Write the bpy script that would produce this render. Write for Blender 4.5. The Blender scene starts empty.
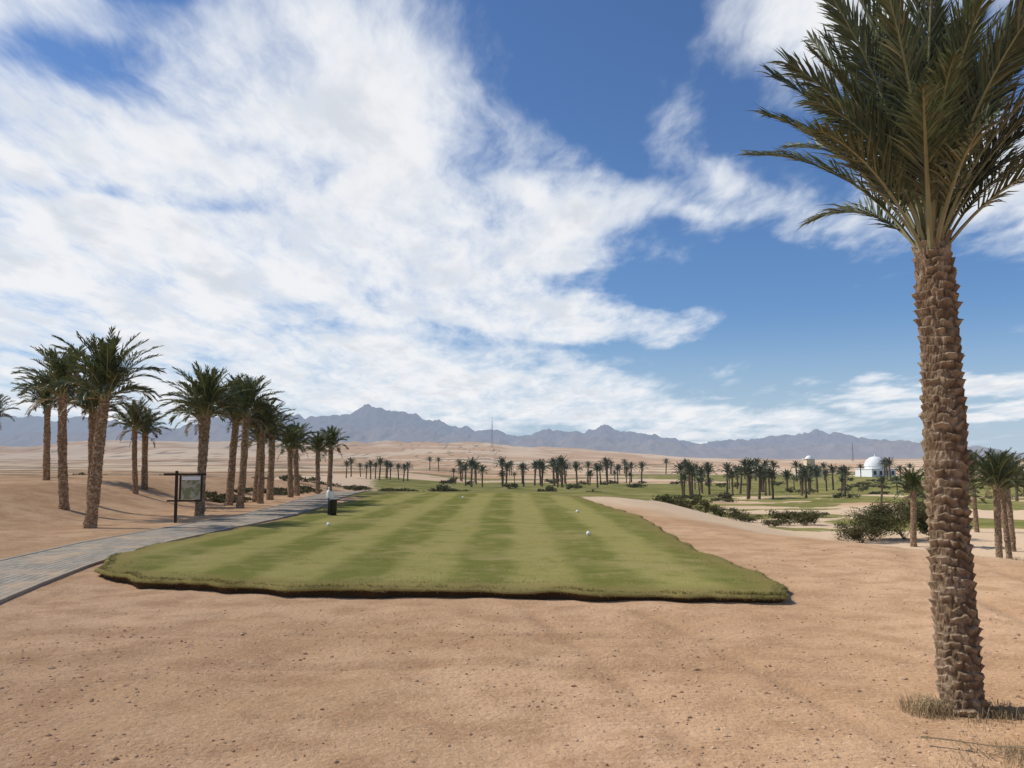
import bpy, bmesh, math, random
import numpy as np
from mathutils import Vector, Matrix
from mathutils.geometry import delaunay_2d_cdt
R=random.Random(7)
scene=bpy.context.scene
scene.view_settings.view_transform='Standard'
scene.view_settings.look='None'
scene.view_settings.exposure=0
# ---------------------------------------------------------------- helpers
def ss(a,b,t):
    t=np.clip((np.asarray(t,dtype=float)-a)/(b-a),0,1)
    return t*t*(3-2*t)
def _h(ix,iy,s):
    v=np.sin(ix*127.1+iy*311.7+s*74.7)*43758.5453
    return v-np.floor(v)
def vn(x,y,s=0):
    x=np.asarray(x,dtype=float);y=np.asarray(y,dtype=float)
    ix=np.floor(x);iy=np.floor(y);fx=x-ix;fy=y-iy
    fx=fx*fx*(3-2*fx);fy=fy*fy*(3-2*fy)
    a=_h(ix,iy,s);b=_h(ix+1,iy,s);c=_h(ix,iy+1,s);d=_h(ix+1,iy+1,s)
    return (a*(1-fx)+b*fx)*(1-fy)+(c*(1-fx)+d*fx)*fy
def fbm(x,y,s=0,o=4):
    t=0;a=.5;n=0
    for i in range(o):
        t=t+a*vn(x*2**i+i*13.3,y*2**i+i*7.7,s+i);n+=a;a*=.5
    return t/n
def path_x(y):
    return np.interp(y,[-20,0,4,7,10.5,15,19,23,28,34,42,52,70],[-1,-3.6,-4.9,-5.95,-7.05,-7.85,-8.1,-7.95,-7.75,-8.05,-8.9,-9.6,-11])
def track(x,y):
    t=0
    for off in (0,1.25):
        yt=7.3+off-.16*x+.35*np.sin(x*.45+1)
        t=t+np.exp(-((y-yt)/.11)**2)*(np.abs(x)<14)
        xt=1.2+off-.10*y+.4*np.sin(y*.3)
        t=t+.7*np.exp(-((x-xt)/.09)**2)*(y<10.3)*(y>2)
        xt=6.2+off+.35*(y-12)+.5*np.sin(y*.3)
        t=t+.8*np.exp(-((x-xt)/.12)**2)*(y>3)*(y<30)
    return np.minimum(t,1)*(.35+.65*ss(.3,.6,fbm(x/1.7,y/1.7,14)))
def H(x,y):
    x=np.asarray(x,dtype=float);y=np.asarray(y,dtype=float)
    z=0.95*ss(-11.3,-17,x)*ss(18,29,y)
    z=z-1.65*ss(6,15,x)*ss(10,30,y)
    z=z-0.25*ss(4.5,7.5,x)*ss(18,26,y)
    D=ss(46,115,y)
    tgt=-2.4+1.5*ss(-5,-30,x)
    z=z*(1-D)+tgt*D
    d=np.sqrt(x*x+y*y)
    near=np.where(np.abs(x-path_x(y))<1.3,0.25,1.0)
    z=z+near*(0.08*(fbm(x/2.0,y/2.0,3)-.5)+(0.042*(fbm(x/.4,y/.4,5,4)-.5))*(d<40))
    z=z-.034*track(x,y)*(near>.5)*(.5+fbm(x/.9,y/.9,8))
    z=z+0.9*(fbm(x/22,y/22,9)-.5)*ss(34,90,d)
    z=z+3.0*(fbm(x/130,y/90,11)-.5)*ss(160,420,y)
    an=x/np.maximum(y,1)
    hills=ss(600,1700,y)*(1-.45*ss(2600,4000,y))
    lf=ss(.30,-.10,an)
    rdg=1-np.abs(2*fbm(x/520,y/330,21,5)-1)
    z=z+hills*(6+lf*34*rdg**2.2+5*fbm(x/90,y/90,23))
    return z
def hz(x,y): return float(H(x,y))
def link(o):
    scene.collection.objects.link(o);return o
def mkmesh(name,V,F,mats,MI=None,smooth=False):
    me=bpy.data.meshes.new(name)
    me.from_pydata([tuple(v) for v in V],[],F)
    for m in mats: me.materials.append(m)
    if MI is not None: me.polygons.foreach_set('material_index',np.array(MI,dtype=np.int32))
    if smooth: me.polygons.foreach_set('use_smooth',np.ones(len(F),dtype=bool))
    me.update();return me
def mkobj(name,V,F,mats,MI=None,smooth=False):
    return link(bpy.data.objects.new(name,mkmesh(name,V,F,mats,MI,smooth)))
# ---------------------------------------------------------------- node helper
class N:
    def __init__(s,nt): s.nt=nt
    def n(s,t,**k):
        nd=s.nt.nodes.new(t)
        for a,b in k.items(): setattr(nd,a,b)
        return nd
    def put(s,sock,v):
        if isinstance(v,bpy.types.NodeSocket): s.nt.links.new(v,sock)
        else:
            if isinstance(v,(tuple,list)) and len(v)==3 and sock.type=='RGBA': v=(*v,1)
            sock.default_value=v
    def m(s,op,a,b=None,c=None,clamp=False):
        nd=s.n('ShaderNodeMath',operation=op,use_clamp=clamp)
        s.put(nd.inputs[0],a)
        if b is not None: s.put(nd.inputs[1],b)
        if c is not None: s.put(nd.inputs[2],c)
        return nd.outputs[0]
    def noise(s,vec,scale,detail=4,rough=.5,dist=0,dim='3D'):
        nd=s.n('ShaderNodeTexNoise');nd.noise_dimensions=dim
        if vec is not None: s.put(nd.inputs['Vector'],vec)
        nd.inputs['Scale'].default_value=scale;nd.inputs['Detail'].default_value=detail
        nd.inputs['Roughness'].default_value=rough;nd.inputs['Distortion'].default_value=dist
        return nd.outputs[0]
    def mr(s,v,a,b,c=0,d=1,smooth=True):
        nd=s.n('ShaderNodeMapRange')
        if smooth: nd.interpolation_type='SMOOTHSTEP'
        s.put(nd.inputs[0],v)
        for i,q in enumerate((a,b,c,d)): s.put(nd.inputs[i+1],q)
        return nd.outputs[0]
    def mix(s,f,a,b,mode='MIX'):
        nd=s.n('ShaderNodeMix');nd.data_type='RGBA';nd.blend_type=mode
        s.put(nd.inputs[0],f);s.put(nd.inputs[6],a);s.put(nd.inputs[7],b)
        return nd.outputs[2]
    def mapping(s,vec,loc=(0,0,0),rot=(0,0,0),sc=(1,1,1),t='POINT'):
        nd=s.n('ShaderNodeMapping');nd.vector_type=t
        s.put(nd.inputs[0],vec)
        nd.inputs[1].default_value=loc;nd.inputs[2].default_value=rot;nd.inputs[3].default_value=sc
        return nd.outputs[0]
    def bump(s,h,st,dist,nrm=None):
        nd=s.n('ShaderNodeBump');s.put(nd.inputs['Height'],h)
        nd.inputs['Strength'].default_value=st;nd.inputs['Distance'].default_value=dist
        if nrm is not None: s.put(nd.inputs['Normal'],nrm)
        return nd.outputs[0]
def newmat(name):
    m=bpy.data.materials.new(name);m.use_nodes=True
    m.node_tree.nodes.clear()
    g=N(m.node_tree);out=g.n('ShaderNodeOutputMaterial')
    return m,g,out
HAZE=(0.36,0.43,0.56)  # airlight colour that surfaces emit themselves
def haze(g,shader,k=6300.):  # painted aerial haze: emission mixed into the material by distance from origin
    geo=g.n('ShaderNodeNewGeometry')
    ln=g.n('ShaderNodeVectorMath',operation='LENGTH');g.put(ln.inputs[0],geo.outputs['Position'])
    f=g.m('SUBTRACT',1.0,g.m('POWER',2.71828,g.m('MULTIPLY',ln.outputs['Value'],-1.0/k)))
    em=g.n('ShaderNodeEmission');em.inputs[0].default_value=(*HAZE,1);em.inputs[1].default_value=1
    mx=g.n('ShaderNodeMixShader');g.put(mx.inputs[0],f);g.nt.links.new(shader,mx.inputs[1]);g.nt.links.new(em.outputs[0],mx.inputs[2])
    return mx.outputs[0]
def diff(g,col,nrm=None):
    b=g.n('ShaderNodeBsdfDiffuse');g.put(b.inputs[0],col);b.inputs[1].default_value=.6
    if nrm is not None: g.put(b.inputs['Normal'],nrm)
    return b.outputs[0]
def bsdf(g,col,rough=.9,nrm=None,spec=.2):
    b=g.n('ShaderNodeBsdfPrincipled');g.put(b.inputs['Base Color'],col);g.put(b.inputs['Roughness'],rough)
    b.inputs['Specular IOR Level'].default_value=spec
    if nrm is not None: g.put(b.inputs['Normal'],nrm)
    return b.outputs[0]
def simple(name,c,rough=.7,var=.15,scale=8,bumps=.0,spec=.3):
    m,g,out=newmat(name)
    tc=g.n('ShaderNodeTexCoord').outputs['Object']
    n=g.noise(tc,scale,4,.6)
    col=g.mix(n,tuple(x*(1-var) for x in c),tuple(min(1,x*(1+var)) for x in c))
    nr=g.bump(n,bumps,.02) if bumps else None
    g.nt.links.new(bsdf(g,col,rough,nr,spec),out.inputs[0]);return m
# ---------------------------------------------------------------- ground material
def ground_mat():
    m,g,out=newmat('desert_ground')
    pos=g.n('ShaderNodeNewGeometry').outputs['Position']
    ata=g.n('ShaderNodeAttribute',attribute_name='masks')
    sp=g.n('ShaderNodeSeparateColor');g.put(sp.inputs[0],ata.outputs['Color'])
    G,S,Dk=sp.outputs[0],sp.outputs[1],sp.outputs[2]
    trk=g.n('ShaderNodeAttribute',attribute_name='track').outputs['Fac']
    big=g.noise(pos,.25,3,.6)
    mid=g.noise(pos,1.6,4,.65)
    fine=g.noise(pos,20,4,.7)
    c=g.mix(g.mr(big,.3,.7),(.53,.325,.18),(.69,.45,.27))
    c=g.mix(g.mr(mid,.40,.66,0,.75),c,(.45,.265,.145))
    c=g.mix(g.mr(fine,.52,.72,0,.5),c,(.38,.22,.125))
    c=g.mix(g.mr(fine,.46,.3,0,.5),c,(.78,.55,.355))
    c=g.mix(g.m('MULTIPLY',trk,.5),c,(.40,.24,.135))
    sn=g.mr(g.m('ADD',S,g.m('MULTIPLY',g.m('SUBTRACT',mid,.5),.5)),.15,.95)
    c=g.mix(sn,c,g.mix(mid,(.64,.455,.29),(.76,.57,.385)))
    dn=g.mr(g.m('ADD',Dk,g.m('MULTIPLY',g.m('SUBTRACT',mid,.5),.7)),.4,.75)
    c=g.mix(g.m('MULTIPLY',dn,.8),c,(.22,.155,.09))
    gn=g.mr(g.m('ADD',G,g.m('MULTIPLY',g.m('SUBTRACT',mid,.5),.8)),.42,.6)
    gc=g.mix(g.mr(big,.35,.65),(.19,.19,.055),(.34,.29,.11))
    gc=g.mix(g.mr(fine,.4,.7,0,.5),gc,(.125,.125,.042))
    c=g.mix(gn,c,gc)
    w=g.noise(g.mapping(pos,rot=(0,0,.15),sc=(1.2,16,3)),1.4,2,.6)
    h=g.m('ADD',fine,g.m('MULTIPLY',w,.5))
    n2=g.bump(h,.8,.032)
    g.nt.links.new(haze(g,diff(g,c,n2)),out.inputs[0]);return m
# ---------------------------------------------------------------- terrain
def terrain():
    ys=list(np.arange(-40,2.5,1.0))+list(np.arange(2.5,12.5,.05))
    y=ys[-1]
    while y<14000: y*=1.02;ys.append(y)
    xs=list(np.arange(0,9,.07));x=xs[-1]
    while x<14000: x*=1.034;xs.append(x)
    xs=sorted([-a for a in xs[1:]])+xs
    xs=np.array(xs);ys=np.array(ys)
    X,Y=np.meshgrid(xs,ys);Z=H(X,Y)
    inT=(X>-6.1)&(X<3.2)&(Y>11.8)&(Y<44)
    Z=np.where(inT,np.minimum(Z,0.0),Z)
    nx,ny=len(xs),len(ys)
    V=np.stack([X.ravel(),Y.ravel(),Z.ravel()],1)
    i=np.arange(nx-1)[None,:]+np.arange(ny-1)[:,None]*nx
    i=i.ravel()
    F=np.stack([i,i+1,i+1+nx,i+nx],1).astype(np.int32)
    me=bpy.data.meshes.new('ground')
    me.vertices.add(len(V));me.vertices.foreach_set('co',V.ravel())
    me.loops.add(F.size);me.loops.foreach_set('vertex_index',F.ravel())
    me.polygons.add(len(F));me.polygons.foreach_set('loop_start',np.arange(0,F.size,4,dtype=np.int32))
    me.polygons.foreach_set('use_smooth',np.ones(len(F),dtype=bool))
    me.update(calc_edges=True)
    x=V[:,0];y=V[:,1];an=x/np.maximum(y,1)
    n=fbm(x/9,y/9,31);n2=fbm(x/38,y/26,33);n3=fbm(x/90,y/45,35);n4=fbm(x/14,y/9,37)
    g=ss(40,46,y)*(1-ss(100,125,y))*ss(-9.5,-7.5,x+(y-40)*.12)*(1-ss(6.5,9.5,x-(y-45)*.30+6*(n-.5)))
    g=g*(1-.9*ss(.52,.60,n4)*ss(52,60,y))
    g=np.maximum(g,ss(26,30,y)*(1-ss(46,50,y))*ss(-7.3,-6.9,x)*(1-ss(2.8,4.0,x)))
    gr=ss(13,16,x+8*(n-.5))*ss(44,49,y)*(1-ss(90,120,y))
    g=np.maximum(g,gr*ss(.46,.54,n4))
    far=ss(95,115,y)*(1-ss(260,330,y))*ss(-.2,-.12,an)*(1-ss(.62,.7,an))
    g=np.maximum(g,far*ss(.52,.59,n3))
    g=g*.9
    s=ss(3.6,9.5,x-(22-y)*.30+4*(n-.5))*ss(9,24,y)*(1-ss(70,90,y))
    s=np.maximum(s,ss(60,110,y)*ss(.4,.55,n3)*.9)
    dk=ss(60,200,y)*ss(.52,.62,fbm(x/60,y/22,41))*(1-ss(700,1500,y))*.75
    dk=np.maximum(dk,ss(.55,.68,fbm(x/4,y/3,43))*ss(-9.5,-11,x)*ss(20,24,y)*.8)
    ca=me.color_attributes.new('masks','FLOAT_COLOR','POINT')
    C=np.stack([g,s,dk,np.ones_like(g)],1).astype(np.float32)
    ca.data.foreach_set('color',C.ravel())
    ta=me.attributes.new('track','FLOAT','POINT');ta.data.foreach_set('value',track(x,y).astype(np.float32))
    me.materials.append(ground_mat())
    link(bpy.data.objects.new('ground',me))
terrain()
# ---------------------------------------------------------------- tee
def catmull(P,n=10):
    out=[];L=len(P)
    for i in range(L):
        p0,p1,p2,p3=[np.array(P[(i+k-1)%L],float) for k in range(4)]
        for j in range(n):
            t=j/n
            out.append(.5*((2*p1)+(-p0+p2)*t+(2*p0-5*p1+4*p2-p3)*t*t+(-p0+3*p1-3*p2+p3)*t**3))
    return np.array(out)
tee_out=catmull([(-6.35,13.9),(-5.9,13.0),(-5.25,12.4),(-4.1,11.85),(-2.9,11.4),(-1.4,11.3),(.6,11.05),(2.2,10.8),(2.95,10.68),(3.38,10.95),(3.52,12.5),(3.42,16.7),(3.56,21.4),(3.75,26.2),(3.35,33),(2.9,40),(1,44.5),(-3,45),(-6,43.5),(-6.6,36),(-6.35,28),(-6.5,22),(-6.85,17),(-6.75,15.2)],14)
def tee_mats():
    m,g,out=newmat('mown_turf')
    pos=g.n('ShaderNodeNewGeometry').outputs['Position']
    at=g.n('ShaderNodeAttribute',attribute_name='edge').outputs['Fac']
    sx=g.n('ShaderNodeSeparateXYZ');g.put(sx.inputs[0],pos)
    mid=g.noise(pos,2.2,4,.65);big=g.noise(pos,.42,4,.65);fine=g.noise(pos,35,3,.7)
    wob=g.m('MULTIPLY',g.m('SUBTRACT',big,.5),.8)
    st=g.m('SINE',g.m('MULTIPLY',g.m('ADD',sx.outputs[0],wob),3.6))
    st=g.m('ADD',g.mr(st,-.6,.6,.05,.9),g.m('MULTIPLY',g.m('SUBTRACT',mid,.5),.5),clamp=True)
    c=g.mix(st,(.205,.205,.055),(.385,.335,.115))
    c=g.mix(g.mr(big,.47,.65,0,.6),c,(.42,.34,.14))
    c=g.mix(g.mr(mid,.52,.70,0,.5),c,(.44,.35,.165))
    c=g.mix(g.mr(mid,.48,.3,0,.45),c,(.185,.19,.05))
    c=g.mix(g.mr(fine,.42,.7,0,.45),c,(.145,.14,.042))
    ed=g.mr(g.m('ADD',at,g.m('MULTIPLY',g.m('SUBTRACT',mid,.5),.5)),.35,.9)
    c=g.mix(g.m('MULTIPLY',ed,.7),c,(.28,.215,.08))
    nr=g.bump(fine,.8,.025)
    g.nt.links.new(diff(g,c,nr),out.inputs[0])
    d=simple('turf_edge_soil',(.085,.055,.03),.95,.5,30,.8,.1)
    return m,d
turf,soil=tee_mats()
def tee():
    n=len(tee_out)
    cen=np.array([-1.5,28.])
    T=np.roll(tee_out,-1,0)-np.roll(tee_out,1,0);T/=np.linalg.norm(T,axis=1)[:,None]
    Nn=np.stack([T[:,1],-T[:,0]],1)
    if np.mean(np.sum(Nn*(tee_out-cen),1))<0: Nn=-Nn
    jit=(fbm(tee_out[:,0]*1.8,tee_out[:,1]*1.8,51)-.5)*.34
    base=tee_out+Nn*jit[:,None]
    hj=(fbm(tee_out[:,0]*1.7,tee_out[:,1]*1.7,53)-.5)*.06
    rings=[(-.12,.135,.95),(-.05,.125,1),(.02,.10,1),(.03,.075,1),(-.02,.055,1),(-.06,.03,1),(-.05,-.1,1)]
    V=[];E=[]
    for off,z,e in rings:
        p=base+Nn*off
        for k in range(n):
            V.append((p[k,0],p[k,1],z+(hj[k] if z>.02 else 0)));E.append(e)
    F=[];MI=[]
    for r in range(len(rings)-1):
        for k in range(n):
            a=r*n+k;b=r*n+(k+1)%n
            F.append((a,b,b+n,a+n));MI.append(1 if r>=3 else 0)
    ring0=[Vector((V[k][0],V[k][1])) for k in range(n)]
    poly=np.array([(v.x,v.y) for v in ring0])
    pts=list(ring0)
    for yy in np.arange(11.2,45,.3):
        for xx in np.arange(-6.8,3.8,.3):
            q=np.array([xx+R.uniform(-.08,.08),yy+R.uniform(-.08,.08)])
            d=poly-q;dm=np.sqrt((d**2).sum(1)).min()
            if dm<.16: continue
            x0,y0=poly[:,0],poly[:,1];x1,y1=np.roll(x0,-1),np.roll(y0,-1)
            cr=((y0>q[1])!=(y1>q[1]))&(q[0]<(x1-x0)*(q[1]-y0)/(y1-y0+1e-12)+x0)
            if cr.sum()%2: pts.append(Vector((q[0],q[1])))
    vo,eo,fo,ov,oe,of=delaunay_2d_cdt(pts,[],[list(range(n))],1,1e-5)
    k0=len(V)
    for v in vo:
        dm=np.sqrt(((poly-np.array([v.x,v.y]))**2).sum(1))
        j=int(dm.argmin());dd=dm[j]
        w=max(0,1-dd/.9)
        zc=.15+.03*(float(fbm(v.x/1.8,v.y/1.8,61))-.5)+.012*(float(vn(v.x*2.2,v.y*2.2,63))-.5)
        V.append((v.x,v.y,(.135+hj[j])*w+zc*(1-w)));E.append(max(0,1-dd/.9)*.95)
    for f in fo: F.append(tuple(k0+i for i in f));MI.append(0)
    me=mkmesh('tee_box',V,F,[turf,soil],MI,True)
    a=me.attributes.new('edge','FLOAT','POINT');a.data.foreach_set('value',np.array(E,dtype=np.float32))
    bm=bmesh.new();bm.from_mesh(me);bmesh.ops.remove_doubles(bm,verts=bm.verts,dist=.0004);bmesh.ops.recalc_face_normals(bm,faces=bm.faces);bm.to_mesh(me);bm.free()
    link(bpy.data.objects.new('tee_box',me))
    V=[];F=[]
    def blade(x,y,z,h,ox,oy,w):
        a=R.uniform(0,math.pi);dx,dy=math.cos(a)*w,math.sin(a)*w
        i=len(V);V.extend([(x-dx,y-dy,z),(x+dx,y+dy,z),(x+ox,y+oy,z+h)]);F.append((i,i+1,i+2))
    idx=[k for k in range(n) if base[k,1]<30]
    for _ in range(26000):
        k=R.choice(idx)
        if base[k,1]>18 and R.random()<.5: continue
        t=R.random();p=base[k]*(1-t)+base[(k+1)%n]*t
        o=R.uniform(-.16,.03);q=p+Nn[k]*o
        l=R.uniform(.015,.05)
        if vn(q[0]*3,q[1]*3,71)<.4: l*=.5
        zz=.12+hj[k] if o<-.03 else R.uniform(.07,.11)+hj[k]
        blade(q[0],q[1],zz,l*R.uniform(.3,1) if o<-.02 else R.uniform(-.03,.02),Nn[k][0]*l*.7+R.uniform(-.02,.02),Nn[k][1]*l*.7+R.uniform(-.02,.02),.004)
    for _ in range(22000):
        y=11.6+R.random()**1.6*12;x=R.uniform(-6,3.2)
        if y<13.5 and x<-3.5 : 
            if (x+6.3)+(y-11.9)*1.2<2.2: continue
        blade(x,y,.135,R.uniform(.012,.028),R.uniform(-.02,.02),R.uniform(-.02,.02),.004)
    m,g,out=newmat('grass_blade')
    r=g.n('ShaderNodeNewGeometry').outputs['Random Per Island']
    c=g.mix(r,(.21,.205,.06),(.46,.375,.17))
    g.nt.links.new(diff(g,c),out.inputs[0])
    mkobj('grass',V,F,[m])
tee()
# ---------------------------------------------------------------- path
def path():
    m,g,out=newmat('paving')
    uv=g.n('ShaderNodeUVMap').outputs[0]
    br=g.n('ShaderNodeTexBrick');g.put(br.inputs['Vector'],uv)
    br.inputs['Scale'].default_value=1;br.inputs['Brick Width'].default_value=.22;br.inputs['Row Height'].default_value=.11
    br.inputs['Mortar Size'].default_value=.009;br.inputs['Color1'].default_value=(.25,.225,.185,1);br.inputs['Color2'].default_value=(.345,.31,.255,1)
    br.inputs['Mortar'].default_value=(.16,.13,.095,1)
    pos=g.n('ShaderNodeNewGeometry').outputs['Position']
    n=g.noise(pos,1.3,4,.65)
    c=g.mix(g.mr(n,.44,.68,0,.85),br.outputs[0],(.44,.32,.21))
    nr=g.bump(br.outputs['Fac'],.4,-.01)
    g.nt.links.new(bsdf(g,c,.95,nr,.05),out.inputs[0])
    kerbm=simple('path_kerb',(.33,.28,.215),.95,.3,12,.3,.05)
    ys=np.concatenate([np.arange(-15,40,.4),np.arange(40,70,1.)])
    C=np.stack([path_x(ys),ys],1)
    for _ in range(8): C[1:-1,0]=(C[:-2,0]+C[1:-1,0]*2+C[2:,0])/4
    T=np.gradient(C,axis=0);T/=np.linalg.norm(T,axis=1)[:,None]
    Nn=np.stack([T[:,1],-T[:,0]],1)
    offs=[-.90,-.89,-.81,-.80,-.4,0,.4,.80,.81,.89,.90]
    zo=[-.08,.045,.045,.035,.04,.045,.04,.035,.045,.045,-.08]
    V=[];UV=[];s=0
    for k in range(len(ys)):
        if k: s+=np.linalg.norm(C[k]-C[k-1])
        for o,z in zip(offs,zo):
            p=C[k]+Nn[k]*o
            V.append((p[0],p[1],hz(C[k,0]+Nn[k,0]*np.clip(o,-1,1),C[k,1]) +z));UV.append((s,o))
    F=[];MI=[];w=len(offs)
    for k in range(len(ys)-1):
        for j in range(w-1):
            a=k*w+j;F.append((a,a+1,a+1+w,a+w));MI.append(1 if j in(0,1,2,7,8,9) else 0)
    me=mkmesh('cart_path',V,F,[m,kerbm],MI)
    u=me.uv_layers.new(name='UVMap')
    li=np.zeros(len(me.loops),dtype=np.int32);me.loops.foreach_get('vertex_index',li)
    u.data.foreach_set('uv',np.array(UV,dtype=np.float32)[li].ravel())
    link(bpy.data.objects.new('cart_path',me))
path()
# ---------------------------------------------------------------- palm materials
def leafmat(name,a,b,dry,hz_=False):
    m,g,out=newmat(name)
    r=g.n('ShaderNodeNewGeometry').outputs['Random Per Island']
    c=g.mix(r,a,b)
    c=g.mix(g.mr(r,.93,.95,0,.8),c,dry)
    pb=g.n('ShaderNodeBsdfPrincipled');g.put(pb.inputs['Base Color'],c);pb.inputs['Roughness'].default_value=.5
    pb.inputs['Specular IOR Level'].default_value=.35
    if hz_:
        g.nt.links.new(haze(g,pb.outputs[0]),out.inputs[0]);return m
    tr=g.n('ShaderNodeBsdfTranslucent');g.put(tr.inputs[0],g.mix(.5,c,(.14,.17,.04)))
    mx=g.n('ShaderNodeMixShader');mx.inputs[0].default_value=.2
    g.nt.links.new(pb.outputs[0],mx.inputs[1]);g.nt.links.new(tr.outputs[0],mx.inputs[2])
    g.nt.links.new(mx.outputs[0],out.inputs[0]);return m
leafA=leafmat('palm_leaflet',(.066,.082,.046),(.155,.172,.10),(.30,.25,.14))
leafB=leafmat('palm_leaflet_green',(.040,.058,.027),(.10,.118,.054),(.2,.15,.07))
leafF=leafmat('palm_leaflet_hazy',(.050,.064,.032),(.10,.12,.056),(.2,.15,.07),True)
deadl=leafmat('dead_frond',(.20,.145,.08),(.32,.24,.14),(.3,.22,.13))
petm=simple('palm_petiole',(.27,.26,.14),.55,.3,6)
def trunkmat():
    m,g,out=newmat('palm_trunk')
    tc=g.n('ShaderNodeTexCoord').outputs['Object']
    at=g.n('ShaderNodeAttribute',attribute_name='boot').outputs['Fac']
    fib=g.noise(g.mapping(tc,sc=(1,1,.2)),60,4,.75)
    n=g.noise(tc,11,4,.65)
    c=g.mix(at,(.16,.10,.06),(.52,.385,.25))
    c=g.mix(g.mr(fib,.42,.68,0,.7),c,(.25,.165,.10))
    c=g.mix(g.mr(n,.45,.68,0,.6),c,(.62,.48,.33))
    nr=g.bump(g.m('ADD',fib,n),1.,.02)
    g.nt.links.new(diff(g,c,nr),out.inputs[0]);return m
trm=trunkmat()
# ---------------------------------------------------------------- palm generator
def frond(V,F,M,base,az,phi,bend,L,nl,ll,w,rng,mi=2,pet=.16,rr=.012,twist=0.,segs=14,vlift=.35,a0=58,a1=20):
    P=[Vector(base)];D=[]
    lat=rng.uniform(-.25,.25)
    for i in range(segs):
        t=(i+.5)/segs
        a=phi-bend*t**1.35
        azz=az+lat*t
        d=Vector((math.cos(a)*math.cos(azz),math.cos(a)*math.sin(azz),math.sin(a)))
        D.append(d);P.append(P[-1]+d*(L/segs))
    D.append(D[-1])
    side0=Vector((-math.sin(az),math.cos(az),0))
    ring=[]
    for i in range(segs+1):
        t=i/segs;r=rr*(1-.85*t)*(1.6 if i==0 else 1)
        s=(side0-D[i]*side0.dot(D[i])).normalized();u=s.cross(D[i])
        if u.z<0:u=-u
        k=len(V)
        V.append(P[i]+s*r*1.5);V.append(P[i]-s*r*1.5);V.append(P[i]+u*r);V.append(P[i]-u*r)
        ring.append(k)
    for i in range(segs):
        a,b=ring[i],ring[i+1]
        for p,q in((0,2),(2,1),(1,3),(3,0)):
            F.append((a+p,a+q,b+q,b+p));M.append(1 if mi!=3 else 3)
    for j in range(nl):
        t=pet+(1-pet)*(j+.5)/nl
        fi=t*segs;i=min(int(fi),segs-1);f=fi-i
        p=P[i].lerp(P[i+1],f);d=D[i].lerp(D[i+1],f).normalized()
        s=(side0-d*side0.dot(d)).normalized();u=s.cross(d)
        if u.z<0:u=-u
        if twist:
            q=Matrix.Rotation(twist*t,3,d);s=q@s;u=q@u
        tt=(t-pet)/(1-pet)
        env=(min(1,.35+tt*3.2))*(1-.55*max(0,tt-.35)/.65)
        for sg in(-1,1):
            l=ll*env*rng.uniform(.78,1.14)
            al=math.radians(a0-(a0-a1)*tt+rng.uniform(-10,10))
            vl=vlift+rng.uniform(-.35,.35)
            dr=(d*math.cos(al)+(s*sg*math.cos(vl)+u*math.sin(vl))*math.sin(al)).normalized()
            wv=(d-dr*d.dot(dr));
            if wv.length<1e-4: wv=u.copy()
            wv.normalize();wv=(wv*.8+u*rng.uniform(-.6,.6)).normalized()*w*.5
            mp=p+dr*l*.55;dg=l*rng.uniform(.03,.2)
            tp=p+dr*l+Vector((0,0,-dg))
            k=len(V)
            V.extend([p-wv*.6,p+wv*.6,mp+wv,mp-wv,tp])
            F.append((k,k+1,k+2,k+3));M.append(mi)
            F.append((k+3,k+2,k+4));M.append(mi)
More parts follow.
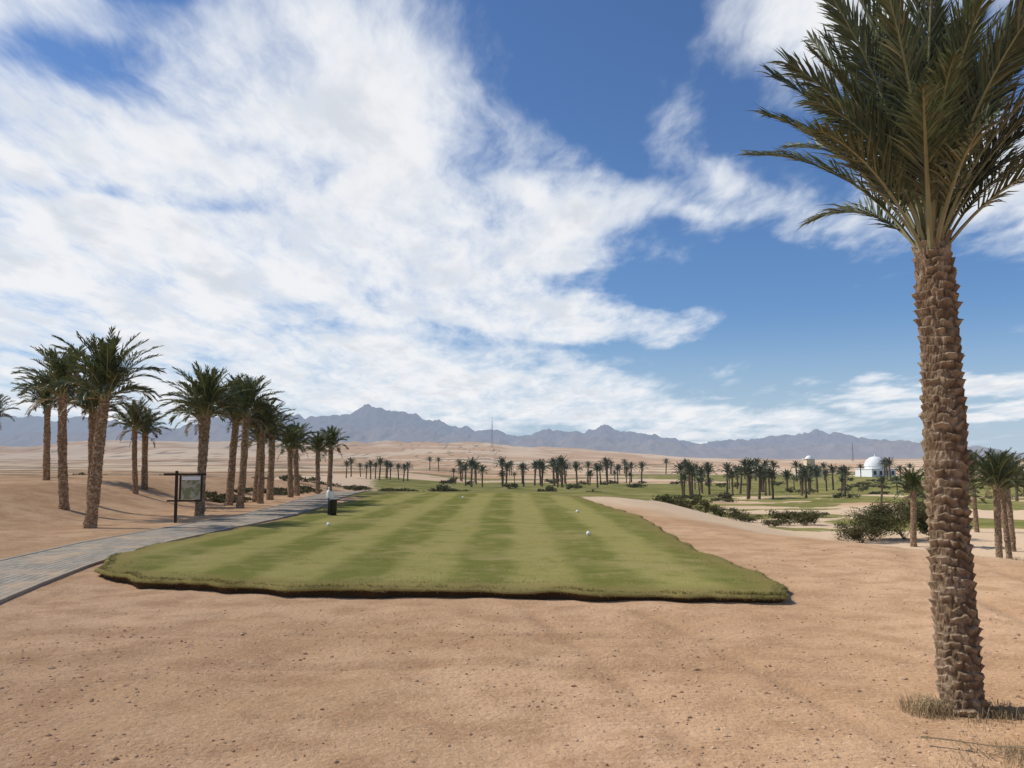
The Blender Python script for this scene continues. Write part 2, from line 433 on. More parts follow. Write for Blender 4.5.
def palm_mesh(name,h,r,lean,seed,nf=34,L=1.8,nl=26,ll=.38,w=.03,res=(28,90),leaf=None,rowh=.075,nper=8,crown=None,amp=1.,dead=3,flare=1.25,topr=1.0,pet=.16,a0=58,a1=20,rough=0.,neck=0.,stubs=16,twist=.6):
    rng=random.Random(seed);nr=np.random.RandomState(seed)
    V=[];F=[];M=[];B=[]
    nu,nv=res
    def cen(t): 
        return Vector((lean[0]*t+.04*math.sin(3*t+seed)*min(1,h/3)*t*(1-t)*3,lean[1]*t,h*t))
    jit=nr.rand(400,64)
    ths=np.arange(nu)/nu
    for j in range(nv+1):
        t=j/nv;c=cen(t);z=h*t
        ca=np.cos(ths*2*math.pi);sa=np.sin(ths*2*math.pi)
        wz=(vn(ca*1.6+5,sa*1.6+z*3.2,seed)-.5)*.9*rough+(vn(ca*4+5,sa*4+z*9,seed+2)-.5)*.5*rough
        wt=(vn(ca*1.8+9,sa*1.8+z*4.1,seed+1)-.5)*.12*rough
        lump=(fbm(ca*2.2+z*3,sa*2.2+z*5.5,seed+3,3)-.5)*.16*rough
        fray=(vn(ca*11+z*7,sa*11+z*34,seed+7)-.5)*.07*rough
        for i in range(nu):
            th=ths[i]+wt[i]
            row=z/rowh+ ths[i]*1.0+wz[i]
            ri=int(math.floor(row));fr=row-ri
            cc=th*nper+(ri%2)*.5;ci=int(math.floor(cc))%nper;fc=cc-math.floor(cc)
            jt=jit[ri%400,ci]
            across=1-abs(2*fc-1)**2.2
            prof=(fr**1.2 if fr<.82 else (1-(fr-.82)/.18))
            boot=across*prof
            fl=1+(flare-1)*math.exp(-t*h/.16)
            topf=1+ (topr-1)*t
            if neck and t>.84: topf*=1-neck*((t-.84)/.16)**1.2
            elif t>.93: topf*=1-.25*(t-.93)/.07
            rad=(r*fl*(1+.05*math.sin(z*5+seed)+lump[i]+fray[i]) *.9+ amp*.14*r*boot*(.25+jt*1.2)*2.0*(1+.5*max(0,t-.75)*4))*topf
            V.append(Vector((c.x+ca[i]*rad,c.y+sa[i]*rad,z-.12 if j==0 else z)))
            B.append(min(1,boot*(.55+.8*jt)+fray[i]*3))
    for j in range(nv):
        for i in range(nu):
            a=j*nu+i;b=j*nu+(i+1)%nu
            F.append((a,b,b+nu,a+nu));M.append(0)
    k=len(V);V.append(cen(1)+Vector((0,0,.05)));B.append(.2)
    for i in range(nu): F.append((nv*nu+i,nv*nu+(i+1)%nu,k));M.append(0)
    top=cen(1)
    ga=2.39996
    for q in range(nf):
        t=(q+.5)/nf
        az=q*ga+rng.uniform(-.25,.25)
        phi=math.radians(88-46*t**1.15+rng.uniform(-6,6));bend=math.radians(22+75*t+rng.uniform(-10,12))
        l=L*(.82+.25*math.sin(math.pi*min(1,t*1.1)))*rng.uniform(.9,1.1)
        if crown: az,phi,bend,l=crown(q,t,az,l,rng)
        rb=r*.5*t
        base=top+Vector((math.cos(az)*rb,math.sin(az)*rb,.03-.28*t*r/.17))
        frond(V,F,M,base,az,phi,bend,l,nl,ll,w,rng,rr=.011*L/1.8+.003,twist=rng.uniform(-twist,twist),pet=pet,a0=a0,a1=a1)
    for q in range(dead):
        az=rng.uniform(0,6.28)
        frond(V,F,M,top+Vector((math.cos(az)*r*.7,math.sin(az)*r*.7,-.15)),az,math.radians(rng.uniform(-10,20)),math.radians(75),L*.65,max(6,nl//2),ll*.6,w*.8,rng,mi=3)
    for q in range(stubs):
        az=q*ga;z0=h-.04-.38*(q/16)*min(1,h/3);c=cen(z0/h)
        o=Vector((math.cos(az),math.sin(az),0));s=Vector((-o.y,o.x,0));b=c+o*r*.7;b.z=z0
        e=b+o*r*.30+Vector((0,0,r*.95))
        k=len(V);hw=r*.24
        V.extend([b-s*hw,b+s*hw,b+s*hw-o*r*.3,b-s*hw-o*r*.3,e-s*hw*.55,e+s*hw*.55,e+s*hw*.5-o*r*.16,e-s*hw*.5-o*r*.16])
        for f in((0,1,5,4),(1,2,6,5),(2,3,7,6),(3,0,4,7),(4,5,6,7)): F.append(tuple(k+x for x in f));M.append(0)
    B=B+[.6]*(len(V)-len(B))
    me=mkmesh(name,V,F,[trm,petm,leaf or leafB,deadl],M)
    a=me.attributes.new('boot','FLOAT','POINT');a.data.foreach_set('value',np.array(B,dtype=np.float32))
    return me
def put(me,x,y,rz=0,s=1,name='date_palm_tree',dz=-.03):
    o=bpy.data.objects.new(name,me);link(o)
    o.location=(x,y,hz(x,y)+dz);o.rotation_euler=(0,0,rz);o.scale=(s,s,s);return o
def upright(q,t,az,l,rng):
    phi=math.radians(89-33*t**1.1+rng.uniform(-6,6));bend=math.radians(8+60*t**1.25+rng.uniform(-10,13))
    return az,phi,bend,l
me=palm_mesh('date_palm_foreground',3.40,.141,(-.085,.02),11,nf=64,L=1.74,nl=78,ll=.39,w=.0145,res=(120,680),leaf=leafA,rowh=.062,nper=7,amp=.8,dead=0,flare=1.16,topr=1.0,crown=upright,pet=.24,a0=46,a1=17,rough=1.,neck=.40,stubs=22,twist=1.2)
put(me,3.09,6.2)
me2=palm_mesh('date_palm_edge',4.9,.14,(.42,.1),17,nf=34,L=1.7,nl=46,ll=.38,w=.018,res=(80,500),leaf=leafA,rowh=.066,nper=7,dead=0,crown=upright,pet=.2,a0=46,a1=17,rough=1.,neck=.3)
put(me2,3.28,5.45)
# mid palms
var=[palm_mesh('date_palm_a',3.5,.15,(.28,0),21,nf=50,L=1.7,nl=34,ll=.42,w=.028,topr=.9,a0=50,rough=.8),
     palm_mesh('date_palm_b',3.5,.14,(-.15,.1),22,nf=46,L=1.6,nl=30,ll=.40,w=.028,topr=.9,a0=50,rough=.8),
     palm_mesh('date_palm_c',3.4,.15,(.1,.1),23,nf=52,L=1.65,nl=30,ll=.40,w=.03,topr=.9,a0=50,rough=.8),
     palm_mesh('date_palm_d',2.4,.13,(.08,.05),24,nf=36,L=1.1,nl=24,ll=.32,w=.03,topr=.9,dead=2,rough=.8)]
mid=[(-10.9,23,0,0,1.0),(-13.5,26.8,1,1.2,1.0),(-13.6,28.7,2,4,.9),(-18.9,36,2,2,.90),(-14.2,33.5,1,0.5,.72),(-14.7,35.5,3,2,.95),(-24.5,41.5,1,3,.8),
     (-10.05,28.6,2,0,.98),(-10.9,31.2,1,2.1,.95),(-11.0,34.5,0,1.0,.98),(-10.1,33.0,1,3.3,1.0),(-10.2,36,2,4.4,.88),
     (-10.8,37.5,3,0,1.1),(-10.9,40,3,1,1.18),(-10.6,42.5,3,2,1.0),(-10.9,45,3,3,1.08),(-10.5,48,3,4,.98),(-10.4,50.5,3,5,1.1)]
for x,y,v,r_,s in mid: put(var[v],x,y,r_,s)
right=[(16.9,31,0,1,.80),(16.0,31.8,3,2,1.0),(18.1,32.5,1,0,.75),(17.1,38,3,0,.98),(20.2,36,2,2,.8),(24,46,1,1,.85)]
for x,y,v,r_,s in right: put(var[v],x,y,r_,s)
# ---------------------------------------------------------------- distant palms
lows=[palm_mesh('pl%d'%i,2.9,.16,(.1*i,.1),60+i,nf=22,L=1.6,nl=9,ll=.45,w=.10,res=(6,6),leaf=leafF,dead=1,stubs=0) for i in range(3)]
def grove(name,spots):
    Vs=[];Fs=[];Ms=[];off=0
    for (x,y,s) in spots:
        me=lows[R.randrange(3)];n=len(me.vertices)
        co=np.zeros(n*3);me.vertices.foreach_get('co',co);co=co.reshape(-1,3)
        a=R.uniform(0,6.28);c_,s_=math.cos(a),math.sin(a)
        q=co@np.array([[c_,s_,0],[-s_,c_,0],[0,0,1]])*s+np.array([x,y,hz(x,y)-.05])
        Vs.append(q)
        Fs+= [tuple(v+off for v in p.vertices) for p in me.polygons]
        Ms+= [p.material_index for p in me.polygons];off+=n
    me=mkmesh(name,np.concatenate(Vs),Fs,[trf,trf,leafF,leafF],Ms)
    link(bpy.data.objects.new(name,me))
trf,g_,o_=newmat('palm_trunk_hazy')
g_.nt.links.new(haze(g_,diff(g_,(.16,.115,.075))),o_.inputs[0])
sp=[]
for i in range(13):
    y=R.uniform(140,165);sp.append((y*(-.185+.068*i/12)+R.uniform(-.6,.6),y,R.uniform(.6,.95)))
grove('distant_palm_row',sp)
sp=[]
for i in range(46):
    y=R.uniform(135,190);sp.append((y*R.uniform(-.075,.15),y,R.uniform(.5,1.15)))
for i in range(16):
    y=R.uniform(220,330);sp.append((y*R.uniform(-.1,.2),y,R.uniform(.8,1.3)))
grove('distant_palm_grove',sp)
sp=[]
for i in range(46):
    y=R.uniform(92,140);sp.append((y*R.uniform(.185,.375),y,R.uniform(.5,1.05)))
for i in range(11):
    y=R.uniform(75,120);sp.append((y*R.uniform(.40,.62),y,R.uniform(.5,.95)))
for i in range(32):
    y=R.uniform(170,260);sp.append((y*R.uniform(.2,.62),y,R.uniform(.8,1.2)))
grove('distant_palm_grove',sp)
# ---------------------------------------------------------------- shrubs
def shrub_leaf(hz_): 
    m,g,out=newmat('shrub_leaf')
    r=g.n('ShaderNodeNewGeometry').outputs['Random Per Island']
    c=g.mix(r,(.055,.058,.026),(.17,.155,.075))
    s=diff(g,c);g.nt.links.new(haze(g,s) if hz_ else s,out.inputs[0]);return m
shl=shrub_leaf(False);shh=shrub_leaf(True)
twig=simple('twig_wood',(.14,.10,.065),.9)
def shrub_geo(V,F,M,cx,cy,rx,ry,h,n,ls):
    z0=hz(cx,cy)
    lob=[(R.uniform(-.7,.7),R.uniform(-.6,.6),R.uniform(.25,.8),R.uniform(.22,.45)) for _ in range(11)]
    for _ in range(n):
        lx,ly,lz,lr=R.choice(lob)
        d=Vector((R.gauss(0,1),R.gauss(0,1),R.gauss(0,1))).normalized()*R.uniform(.4,1.25)*lr
        p=Vector(((lx+d.x)*rx+cx,(ly+d.y)*ry+cy,z0+max(.02,(lz*.9+d.z*.7)*h)))
        a=Vector((R.gauss(0,1),R.gauss(0,1),R.gauss(0,1))).normalized();b=a.orthogonal().normalized()
        k=len(V);l=ls*R.uniform(.6,1.3)
        V.extend([p-a*l,p-b*l*.4,p+a*l,p+b*l*.4]);F.append((k,k+1,k+2,k+3));M.append(0)
    for _ in range(12):
        a=R.uniform(0,6.28);e=Vector((cx+math.cos(a)*rx*.6,cy+math.sin(a)*ry*.6,z0+h*R.uniform(.5,.9)))
        k=len(V);b=Vector((cx+R.uniform(-.1,.1),cy,z0-.03));o=Vector((.015,0,0));q=Vector((0,.015,0))
        V.extend([b-o,b+o,b+q,e]);F.extend([(k,k+1,k+3),(k+1,k+2,k+3),(k+2,k,k+3)]);M.extend([1,1,1])
def shrub(name,lst,mat,dens=1,ls=.06):
    V=[];F=[];M=[]
    for cx,cy,rx,ry,h in lst: shrub_geo(V,F,M,cx,cy,rx,ry,h,int(dens*1500*max(.3,rx)*max(.4,h)),ls)
    mkobj(name,V,F,[mat,twig],M)
shrub('desert_bush',[(16.6,41,1.6,1.2,1.6),(18.4,41.8,1.9,1.2,2.2),(15.6,39.8,1.1,.8,1.0),(20,41.5,1.2,1,1.4)],shl,1.5,.05)
shrub('desert_bush',[(23.5,50,2.2,1.4,1.5)],shl,1.2,.08)
L_=[]
for i in range(26):
    y=R.uniform(49,62);L_.append((y*R.uniform(.17,.35),y,R.uniform(.4,1.2),R.uniform(.4,.9),R.uniform(.35,.95)))
shrub('shrub_bed',L_,shl,.55,.07)
L_=[]
for i in range(62):
    y=R.uniform(85,190);a=R.uniform(.16,.6) if i%3 else R.uniform(-.09,.16)
    L_.append((y*a,y,R.uniform(.6,2),R.uniform(.6,1.3),R.uniform(.4,1.0)))
shrub('shrub_thicket',L_,shh,.14,.18)
L_=[]
for i in range(40):
    y=R.uniform(60,110);L_.append((y*R.uniform(-.5,-.12),y,R.uniform(.6,1.6),R.uniform(.5,1),R.uniform(.3,.6)))
for i in range(24):
    y=R.uniform(34,56);L_.append((-11.8+R.uniform(-1.5,.8),y,R.uniform(.3,.7),R.uniform(.3,.7),R.uniform(.12,.3)))
for i in range(22):
    y=R.uniform(60,95);L_.append((y*R.uniform(-.16,.14),y,R.uniform(.4,1.),R.uniform(.4,.8),R.uniform(.2,.4)))
shrub('low_scrub',L_,shh,.35,.1)
# ---------------------------------------------------------------- dry tufts
drym,g_,o_=newmat('dry_grass')
r_=g_.n('ShaderNodeNewGeometry').outputs['Random Per Island']
g_.nt.links.new(diff(g_,g_.mix(r_,(.24,.17,.09),(.55,.42,.25))),o_.inputs[0])
def tuft(cx,cy,n,rad,hmax,name='dry_grass_tuft'):
    V=[];F=[]
    for _ in range(n):
        a=R.uniform(0,6.28);rr=rad*R.random();x=cx+math.cos(a)*rr;y=cy+math.sin(a)*rr;z=hz(x,y)-.01
        b=R.uniform(0,6.28);ln=R.uniform(.3,1)*hmax;sp_=R.uniform(.3,1.3)*ln
        dx,dy=math.cos(b)*sp_,math.sin(b)*sp_;w=.0018
        k=len(V);s=Vector((-math.sin(b),math.cos(b),0))*w
        p=Vector((x,y,z));m_=p+Vector((dx*.35,dy*.35,ln*.7));t=p+Vector((dx,dy,ln*R.uniform(.4,1)))
        V.extend([p-s,p+s,m_+s*.8,m_-s*.8,t]);F.append((k,k+1,k+2,k+3));F.append((k+3,k+2,k+4))
    mkobj(name,V,F,[drym])
tuft(2.86,6.2,620,.2,.17);tuft(3.30,6.1,380,.2,.12);tuft(3.05,5.95,160,.25,.08)
tuft(2.95,5.35,260,.35,.06);tuft(3.05,5.15,620,.3,.09);tuft(2.6,5.1,260,.3,.05)
for x,y in((8.5,13),(9.6,17),(7.6,20.5),(-8.6,10.6)): tuft(x,y,140,.3,.12)
V=[];F=[];M=[]
frond(V,F,M,(2.45,5.45,.05),-.35,.02,.08,.85,24,.16,.005,R,mi=3,rr=.005,vlift=-.1)
for v in V: v.z=max(v.z,.012)+hz(v.x,v.y)
mkobj('fallen_palm_frond',V,F,[trm,petm,leafA,deadl],M)
# ---------------------------------------------------------------- gravel
stm,g_,o_=newmat('gravel_stone')
r_=g_.n('ShaderNodeNewGeometry').outputs['Random Per Island']
g_.nt.links.new(diff(g_,g_.mix(r_,(.32,.195,.115),(.72,.51,.34))),o_.inputs[0])
V=[];F=[]
ico=[Vector(v).normalized() for v in [(0,0,1),(.9,0,.4),(.28,.85,.45),(-.72,.53,.4),(-.72,-.53,.4),(.28,-.85,.45),(.72,.53,-.4),(-.28,.85,-.4),(-.9,0,-.4),(-.28,-.85,-.4),(.72,-.53,-.4)]]
tri=[(0,1,2),(0,2,3),(0,3,4),(0,4,5),(0,5,1),(1,6,2),(2,7,3),(3,8,4),(4,9,5),(5,10,1),(2,6,7),(3,7,8),(4,8,9),(5,9,10),(1,10,6)]
cnt=0
while cnt<11000:
    y=4.2+R.random()**1.7*14;x=R.uniform(-.62,.66)*y
    if y>10.6 and -7<x<3.8: continue
    if abs(x-float(path_x(y)))<1.0: continue
    if float(vn(x/1.3,y/1.0,77))<R.uniform(.15,.7): continue
    cnt+=1
    s=.003+.013*R.random()**4
    if R.random()<.003: s=R.uniform(.016,.028)
    k=len(V);z=hz(x,y)+s*.15;a=R.uniform(0,6.28);c_,s_=math.cos(a),math.sin(a)
    fx,fy,fz=R.uniform(.8,1.4),R.uniform(.7,1.1),R.uniform(.45,.8)
    for v in ico:
        q=v*R.uniform(.8,1.15);X_=q.x*fx*s;Y_=q.y*fy*s
        V.append((x+X_*c_-Y_*s_,y+X_*s_+Y_*c_,z+q.z*fz*s))
    F.extend([tuple(k+i for i in t) for t in tri])
mkobj('gravel',V,F,[stm])
# ---------------------------------------------------------------- primitives for small objects
def box(name,parent,loc,size,mat,bev=.008,rot=(0,0,0)):
    me=bpy.data.meshes.new(name);bm=bmesh.new();bmesh.ops.create_cube(bm,size=1)
    for v in bm.verts: v.co=Vector((v.co.x*size[0],v.co.y*size[1],v.co.z*size[2]))
    if bev: bmesh.ops.bevel(bm,geom=bm.edges[:],offset=bev,segments=2,affect='EDGES')
    bm.to_mesh(me);bm.free();me.materials.append(mat)
    o=link(bpy.data.objects.new(name,me));o.parent=parent;o.location=loc;o.rotation_euler=rot;return o
def lathe(name,parent,prof,mat,loc=(0,0,0),n=24,sc=(1,1,1)):
    V=[];F=[]
    for r,z in prof:
        for i in range(n): V.append((r*math.cos(2*math.pi*i/n),r*math.sin(2*math.pi*i/n),z))
    for j in range(len(prof)-1):
        for i in range(n): F.append((j*n+i,j*n+(i+1)%n,(j+1)*n+(i+1)%n,(j+1)*n+i))
    me=mkmesh(name,V,F,[mat],None,True);o=link(bpy.data.objects.new(name,me));o.parent=parent;o.location=loc;o.scale=sc;return o
def empty(name,x,y,rz=0,dz=0,z=None):
    e=link(bpy.data.objects.new(name,None));e.location=(x,y,(hz(x,y) if z is None else z)+dz);e.rotation_euler=(0,0,rz);return e
white=simple('white_paint',(.78,.78,.75),.45,.05)
black=simple('black_plastic',(.018,.019,.018),.4,.3)
dwood=simple('dark_wood',(.045,.032,.022),.7,.35,20,.3)
panel,g_,o_=newmat('sign_panel')
tc_=g_.n('ShaderNodeTexCoord').outputs['Object']
nn=g_.noise(tc_,5,3,.5)
cc=g_.mix(g_.mr(nn,.48,.52),(.42,.38,.29),(.22,.24,.12))
g_.nt.links.new(bsdf(g_,cc,.5),o_.inputs[0])
e=empty('golf_hole_sign',-9.35,25,.12)
box('post',e,(-.10,0,.72),(.075,.075,1.48),dwood)
box('top_beam',e,(.14,-.066,1.36),(1.16,.055,.06),dwood)
box('lower_beam',e,(.14,-.066,.62),(.95,.05,.05),dwood)
box('board_frame_left',e,(.02,-.066,.99),(.05,.045,.68),dwood,.005)
box('board_frame_right',e,(.60,-.066,.99),(.05,.045,.68),dwood,.005)
box('board',e,(.31,-.066,.99),(.53,.025,.66),panel,.003)
box('board_header',e,(.31,-.084,1.25),(.50,.008,.10),white,.002)
e=empty('golf_ball_washer',-5.2,25.8,.2,z=.15)
lathe('base_plate',e,[(0,.0),(.15,0),(.15,.02),(0.05,.03)],black)
lathe('bin_body',e,[(0,.03),(.10,.03),(.115,.05),(.125,.42),(.13,.44),(.13,.46),(.11,.465),(.10,.40)],black)
lathe('post',e,[(.028,0),(.028,.72),(0,.73)],black,(-.12,0,0))
lathe('washer_head',e,[(0,.50),(.05,.50),(.06,.53),(.06,.68),(.05,.72),(.02,.73),(.018,.78),(.03,.79),(.03,.82),(0,.83)],white,(-.12,-.0,0))
box('towel',e,(-.03,-.06,.58),(.11,.03,.22),white,.01)
box('bin_rim',e,(-.05,0,.42),(.14,.03,.03),black,.004)
def marker(x,y):
    e=empty('tee_marker',x,y,z=.145)
    lathe('ball',e,[(0,.005)]+[(.045*math.sin(a),.05-.045*math.cos(a)) for a in np.linspace(.1,3.04,14)]+[(0,.095)],white)
    lathe('spike',e,[(.008,-.06),(.008,.01)],black,n=8)
for x,y in((-4.45,21.6),(1.62,18.9),(2.0,27.2),(-2.1,38.0)): marker(x,y)
# ---------------------------------------------------------------- buildings and masts
def hm(name,c,r=.8):
    m,g,o=newmat(name);tc=g.n('ShaderNodeTexCoord').outputs['Object']
    col=g.mix(g.noise(tc,.8,4,.6),tuple(x*.88 for x in c),c)
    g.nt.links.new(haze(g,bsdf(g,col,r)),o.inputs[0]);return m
wplast=hm('white_plaster',(.80,.80,.78));yplast=hm('ochre_plaster',(.62,.52,.36));dark=hm('window_dark',(.04,.045,.05));steel=hm('mast_steel',(.30,.28,.27))
e=empty('domed_building',102.5,250,.3)
box('base',e,(0,0,.9),(8,7,2.1),wplast,.05)
box('parapet',e,(0,0,2.05),(8.3,7.3,.22),wplast,.03)
lathe('drum',e,[(2.8,2.1),(2.8,2.8)],wplast,n=32)
lathe('dome',e,[(2.9*math.cos(a),2.8+2.8*math.sin(a)) for a in np.linspace(0,1.57,12)],wplast,n=32)
lathe('finial',e,[(.12,5.5),(.12,6.1),(0,6.4)],wplast,n=8)
for i in range(4): box('window_%d'%(i+1),e,(-3.0+i*2.,-3.52,1.0),(.9,.08,1.1),dark,.01)
e=empty('clubhouse',84,252,.1)
box('wall_block',e,(0,0,1.6),(6,5,3.4),yplast,.05)
box('tower',e,(.6,0,4.2),(2.4,2.4,1.8),yplast,.05)
box('roof_slab',e,(.6,0,5.2),(3.0,3.0,.2),wplast,.03)
lathe('cupola',e,[(1.0*math.cos(a),5.3+.9*math.sin(a)) for a in np.linspace(0,1.57,8)],wplast,(.6,0,0))
for i in range(3): box('window_%d'%(i+1),e,(-2+i*2,-2.52,1.7),(.9,.08,1.3),dark,.01)
def mast(x,y,h,w):
    z=hz(x,y)-1;V=[];F=[]
    def bar(a,b,t):
        a=Vector(a);b=Vector(b);d=(b-a).normalized();u=d.orthogonal().normalized()*t;v=d.cross(u);k=len(V)
        V.extend([a+u,a+v,a-u,a-v,b+u,b+v,b-u,b-v]);F.extend([(k+i,k+(i+1)%4,k+4+(i+1)%4,k+4+i) for i in range(4)])
    n=10
    for i in range(n):
        w0=w*(1-i/n*.85);w1=w*(1-(i+1)/n*.85);z0=h*i/n;z1=h*(i+1)/n
        c0=[(sx*w0,sy*w0,z0) for sx,sy in((-1,-1),(1,-1),(1,1),(-1,1))];c1=[(sx*w1,sy*w1,z1) for sx,sy in((-1,-1),(1,-1),(1,1),(-1,1))]
        for k in range(4): bar(c0[k],c1[k],.2);bar(c0[k],c1[(k+1)%4],.12);bar(c1[k],c1[(k+1)%4],.12)
    bar((0,0,h),(0,0,h*1.12),.15)
    o=mkobj('lattice_mast',V,F,[steel]);o.location=(x,y,z)
mast(-27,1200,38,1.5);mast(462,1200,26,1.2)
# ---------------------------------------------------------------- mountains
def mtn(name,prof,yc,dep,seed,base,rough=1.):
    px=np.array([p[0] for p in prof],float);ph=np.array([p[1] for p in prof],float)
    xs=np.linspace(-11000,11000,1300);ts=np.linspace(-1,1,50)
    X,T=np.meshgrid(xs,ts)
    cy=yc+500*(fbm(X/1500,X*0,seed)-.5)
    Y=cy+T*dep
    P=np.interp(X,px,ph)*.95
    env=np.clip(1-np.abs(T),0,1)**.85
    rd=1-np.abs(2*fbm(X/330,Y/420,seed+1,6)-1)
    r2=1-np.abs(2*fbm(X/140,Y/260,seed+6,4)-1)
    Z=P*env*(.60+.42*rd)+ ((r2-.6)*100+(fbm(X/60,Y/90,seed+4,3)-.5)*50)*rough*np.minimum(1,P/150)*env
    Z=Z-15*(1-env)
    ny,nx=X.shape
    V=np.stack([X.ravel(),Y.ravel(),Z.ravel()],1)
    i=(np.arange(nx-1)[None,:]+np.arange(ny-1)[:,None]*nx).ravel()
    F=np.stack([i,i+1,i+1+nx,i+nx],1)
    m,g,out=newmat(name+'_rock')
    pos=g.n('ShaderNodeNewGeometry').outputs['Position']
    c=g.mix(g.noise(pos,.004,5,.6),tuple(b*.7 for b in base),tuple(b*1.3 for b in base))
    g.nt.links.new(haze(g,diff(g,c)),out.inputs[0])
    mkobj(name,V,[tuple(int(a) for a in f) for f in F],[m])
far=[(-11000,350),(-7000,420),(-5200,360),(-4540,400),(-4063,410),(-3700,350),(-3300,380),(-2900,320),(-2500,360),(-2160,400),(-1950,450),(-1650,455),(-1300,450),(-980,440),(-700,370),(-400,300),(-150,255),(100,230),(380,275),(560,230),(720,305),(860,245),(1000,255),(1250,190),(1500,140),(1750,165),(2050,215),(2350,260),(2600,240),(2850,180),(3100,115),(3500,60),(4200,50),(6000,200),(11000,300)]
near=[(-11000,150),(-6000,180),(-4300,190),(-3200,150),(-2400,200),(-1700,220),(-1000,230),(-500,190),(-100,130),(400,150),(800,130),(1200,90),(1800,110),(2300,130),(2700,90),(3200,30),(5000,20),(11000,90)]
mtn('mountain_range',far,7000,1100,81,(.17,.14,.135),.7)
mtn('foothills',near,5200,600,91,(.28,.215,.18),.6)
# ---------------------------------------------------------------- sun
sd=Vector((-.95,.18,0)).normalized();el=math.radians(44)
to=Vector((sd.x*math.cos(el),sd.y*math.cos(el),math.sin(el)))
L=bpy.data.lights.new('sun','SUN');L.energy=4.3;L.angle=math.radians(.6);L.color=(1,.955,.87)
lo=link(bpy.data.objects.new('sun',L));lo.rotation_euler=to.to_track_quat('Z','Y').to_euler();lo.location=(0,0,50)
# ---------------------------------------------------------------- world
W=bpy.data.worlds.new('World');scene.world=W;W.use_nodes=True;W.node_tree.nodes.clear()
g=N(W.node_tree);wo=g.n('ShaderNodeOutputWorld')
try:
    W.cycles.sampling_method='MANUAL';W.cycles.sample_map_resolution=512
except Exception as ex: print(ex)
sky=g.n('ShaderNodeTexSky');sky.sky_type='NISHITA';sky.sun_disc=False;sky.sun_elevation=el
sky.sun_rotation=math.atan2(sd.x,sd.y)%(2*math.pi);sky.air_density=1.0;sky.dust_density=.5;sky.ozone_density=3.5;sky.altitude=0
d=g.n('ShaderNodeTexCoord').outputs['Generated']
s3=g.n('ShaderNodeSeparateXYZ');g.put(s3.inputs[0],d);dx,dy,dz=s3.outputs
az=g.m('MULTIPLY',g.m('ARCTAN2',dx,dy),57.2958);elv=g.m('MULTIPLY',g.m('ARCSINE',dz),57.2958)
zz=g.m('ADD',g.m('MAXIMUM',dz,0),.13)
cp=g.n('ShaderNodeCombineXYZ');g.put(cp.inputs[0],g.m('DIVIDE',dx,zz));g.put(cp.inputs[1],g.m('DIVIDE',dy,zz));P=cp.outputs[0]
ae=g.n('ShaderNodeCombineXYZ');g.put(ae.inputs[0],az);g.put(ae.inputs[1],elv)
wn=g.n('ShaderNodeTexNoise');g.put(wn.inputs['Vector'],P);wn.inputs['Scale'].default_value=2.2;wn.inputs['Detail'].default_value=4
sub=g.n('ShaderNodeVectorMath',operation='SUBTRACT');g.put(sub.inputs[0],wn.outputs['Color']);sub.inputs[1].default_value=(.5,.5,.5)
mul=g.n('ShaderNodeVectorMath',operation='MULTIPLY');g.put(mul.inputs[0],sub.outputs[0]);mul.inputs[1].default_value=(11,6,0)
add=g.n('ShaderNodeVectorMath',operation='ADD');g.put(add.inputs[0],ae.outputs[0]);g.put(add.inputs[1],mul.outputs[0]);AE=add.outputs[0]
mul2=g.n('ShaderNodeVectorMath',operation='MULTIPLY');g.put(mul2.inputs[0],sub.outputs[0]);mul2.inputs[1].default_value=(.16,.16,0)
add2=g.n('ShaderNodeVectorMath',operation='ADD');g.put(add2.inputs[0],P);g.put(add2.inputs[1],mul2.outputs[0]);PW=add2.outputs[0]
blobs=[(-20,14.5,23,9,0,1.),(-12,23.5,16,10,-20,.95),(-24,10,20,7,0,.8),(5,16.3,8.5,3.8,10,.95),(-2,12,13,5,0,.85),(3,8.8,12,1.9,2,.9),(-5,5.6,19,2.8,-6,.95),(11,2.3,17,1.8,-3,.8),(-20,3.5,24,3.5,0,.8),
(24,28,17,5.5,8,1.),(29,16,9,5,-20,1.),(13,18.5,4,2.2,-35,.6),(12.5,15.2,3.5,1.4,-10,.65),(19.5,15,6,2.0,-5,.65),(9.5,22,5,2.6,-45,.62),(26,3.8,9,1.3,-2,1.),(-31,26,7,4,0,.8),(-27,21,10,6,0,.6),
(-75,25,30,16,10,.8),(80,20,30,10,0,.7),(140,25,30,12,0,.8),(-140,20,35,12,0,.8)]
neg=[(-26,23,9,2.0,-8,.55),(-24,16,10,1.0,3,.4),(-15,18.8,4,2.2,0,.35),(8,11,6,1.5,0,.55),(-8,8.5,10,.9,-4,.25),(6,24.5,8,7,-35,.6),(-22,28,4,1.3,0,.35),(-24,5.9,9,.8,-3,.3),(20,9,12,4.5,0,.45)]
acc=None
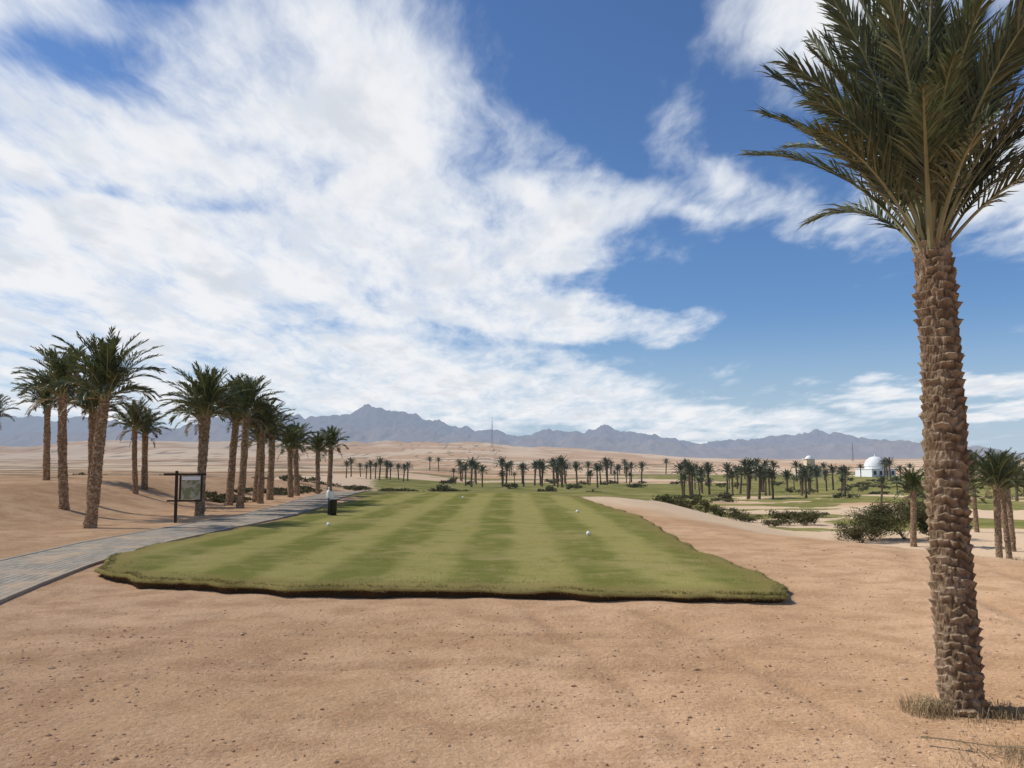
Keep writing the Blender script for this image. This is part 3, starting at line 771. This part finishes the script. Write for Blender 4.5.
for lst,sg in((blobs,1),(neg,-1)):
    for a,e_,rx,ry,ro,w_ in lst:
        mp=g.mapping(AE,(a,e_,0),(0,0,math.radians(ro)),(rx,ry,1),'TEXTURE')
        ln=g.n('ShaderNodeVectorMath',operation='LENGTH');g.put(ln.inputs[0],mp)
        v=g.mr(ln.outputs['Value'],1.25,.15,0,w_)
        if acc is None: acc=v
        elif sg>0: acc=g.m('SUBTRACT',g.m('ADD',acc,v),g.m('MULTIPLY',acc,v))
        else: acc=g.m('SUBTRACT',acc,v)
n1=g.noise(g.mapping(PW,rot=(0,0,.6),sc=(1.7,.75,1)),1.9,7,.6)
n2=g.noise(g.mapping(PW,rot=(0,0,.75),sc=(1.7,.55,1)),8,4,.62)
nn=g.m('ADD',g.m('MULTIPLY',g.m('SUBTRACT',n1,.5),2.1),g.m('MULTIPLY',g.m('SUBTRACT',n2,.5),.7))
cov=g.m('ADD',acc,nn)
den=g.mr(cov,.05,1.0)
thick=g.mr(cov,.5,1.2)
n3=g.noise(g.mapping(PW,loc=(.1,.06,0),rot=(0,0,.6),sc=(1.5,.8,1)),3.6,4,.55)
cc=g.mix(g.mr(n3,.42,.68,0,1),(9.2,9.2,9.3),(7.0,7.35,7.9))
cc=g.mix(thick,(8.0,8.5,9.2),cc)
skyc=g.mix(1.0,sky.outputs[0],(.68,.86,1.10),'MULTIPLY')
skyc=g.mix(g.mr(elv,10,-1,0,.85),skyc,(4.9,6.1,7.5))
fin=g.mix(g.m('MULTIPLY',den,.95),skyc,cc)
fin=g.mix(g.mr(elv,2.5,-.5,0,.6),fin,(5.2,6.0,7.0))
bg=g.n('ShaderNodeBackground');g.put(bg.inputs[0],fin);bg.inputs[1].default_value=.1
g.nt.links.new(bg.outputs[0],wo.inputs[0])
W.name='sky'
# ---------------------------------------------------------------- camera
c=bpy.data.cameras.new('camera');c.lens=31;c.sensor_width=36;c.clip_end=40000;c.clip_start=.05
co=link(bpy.data.objects.new('camera',c));co.location=(0,0,1.7);co.rotation_euler=(math.radians(95.05),0,0)
scene.camera=co
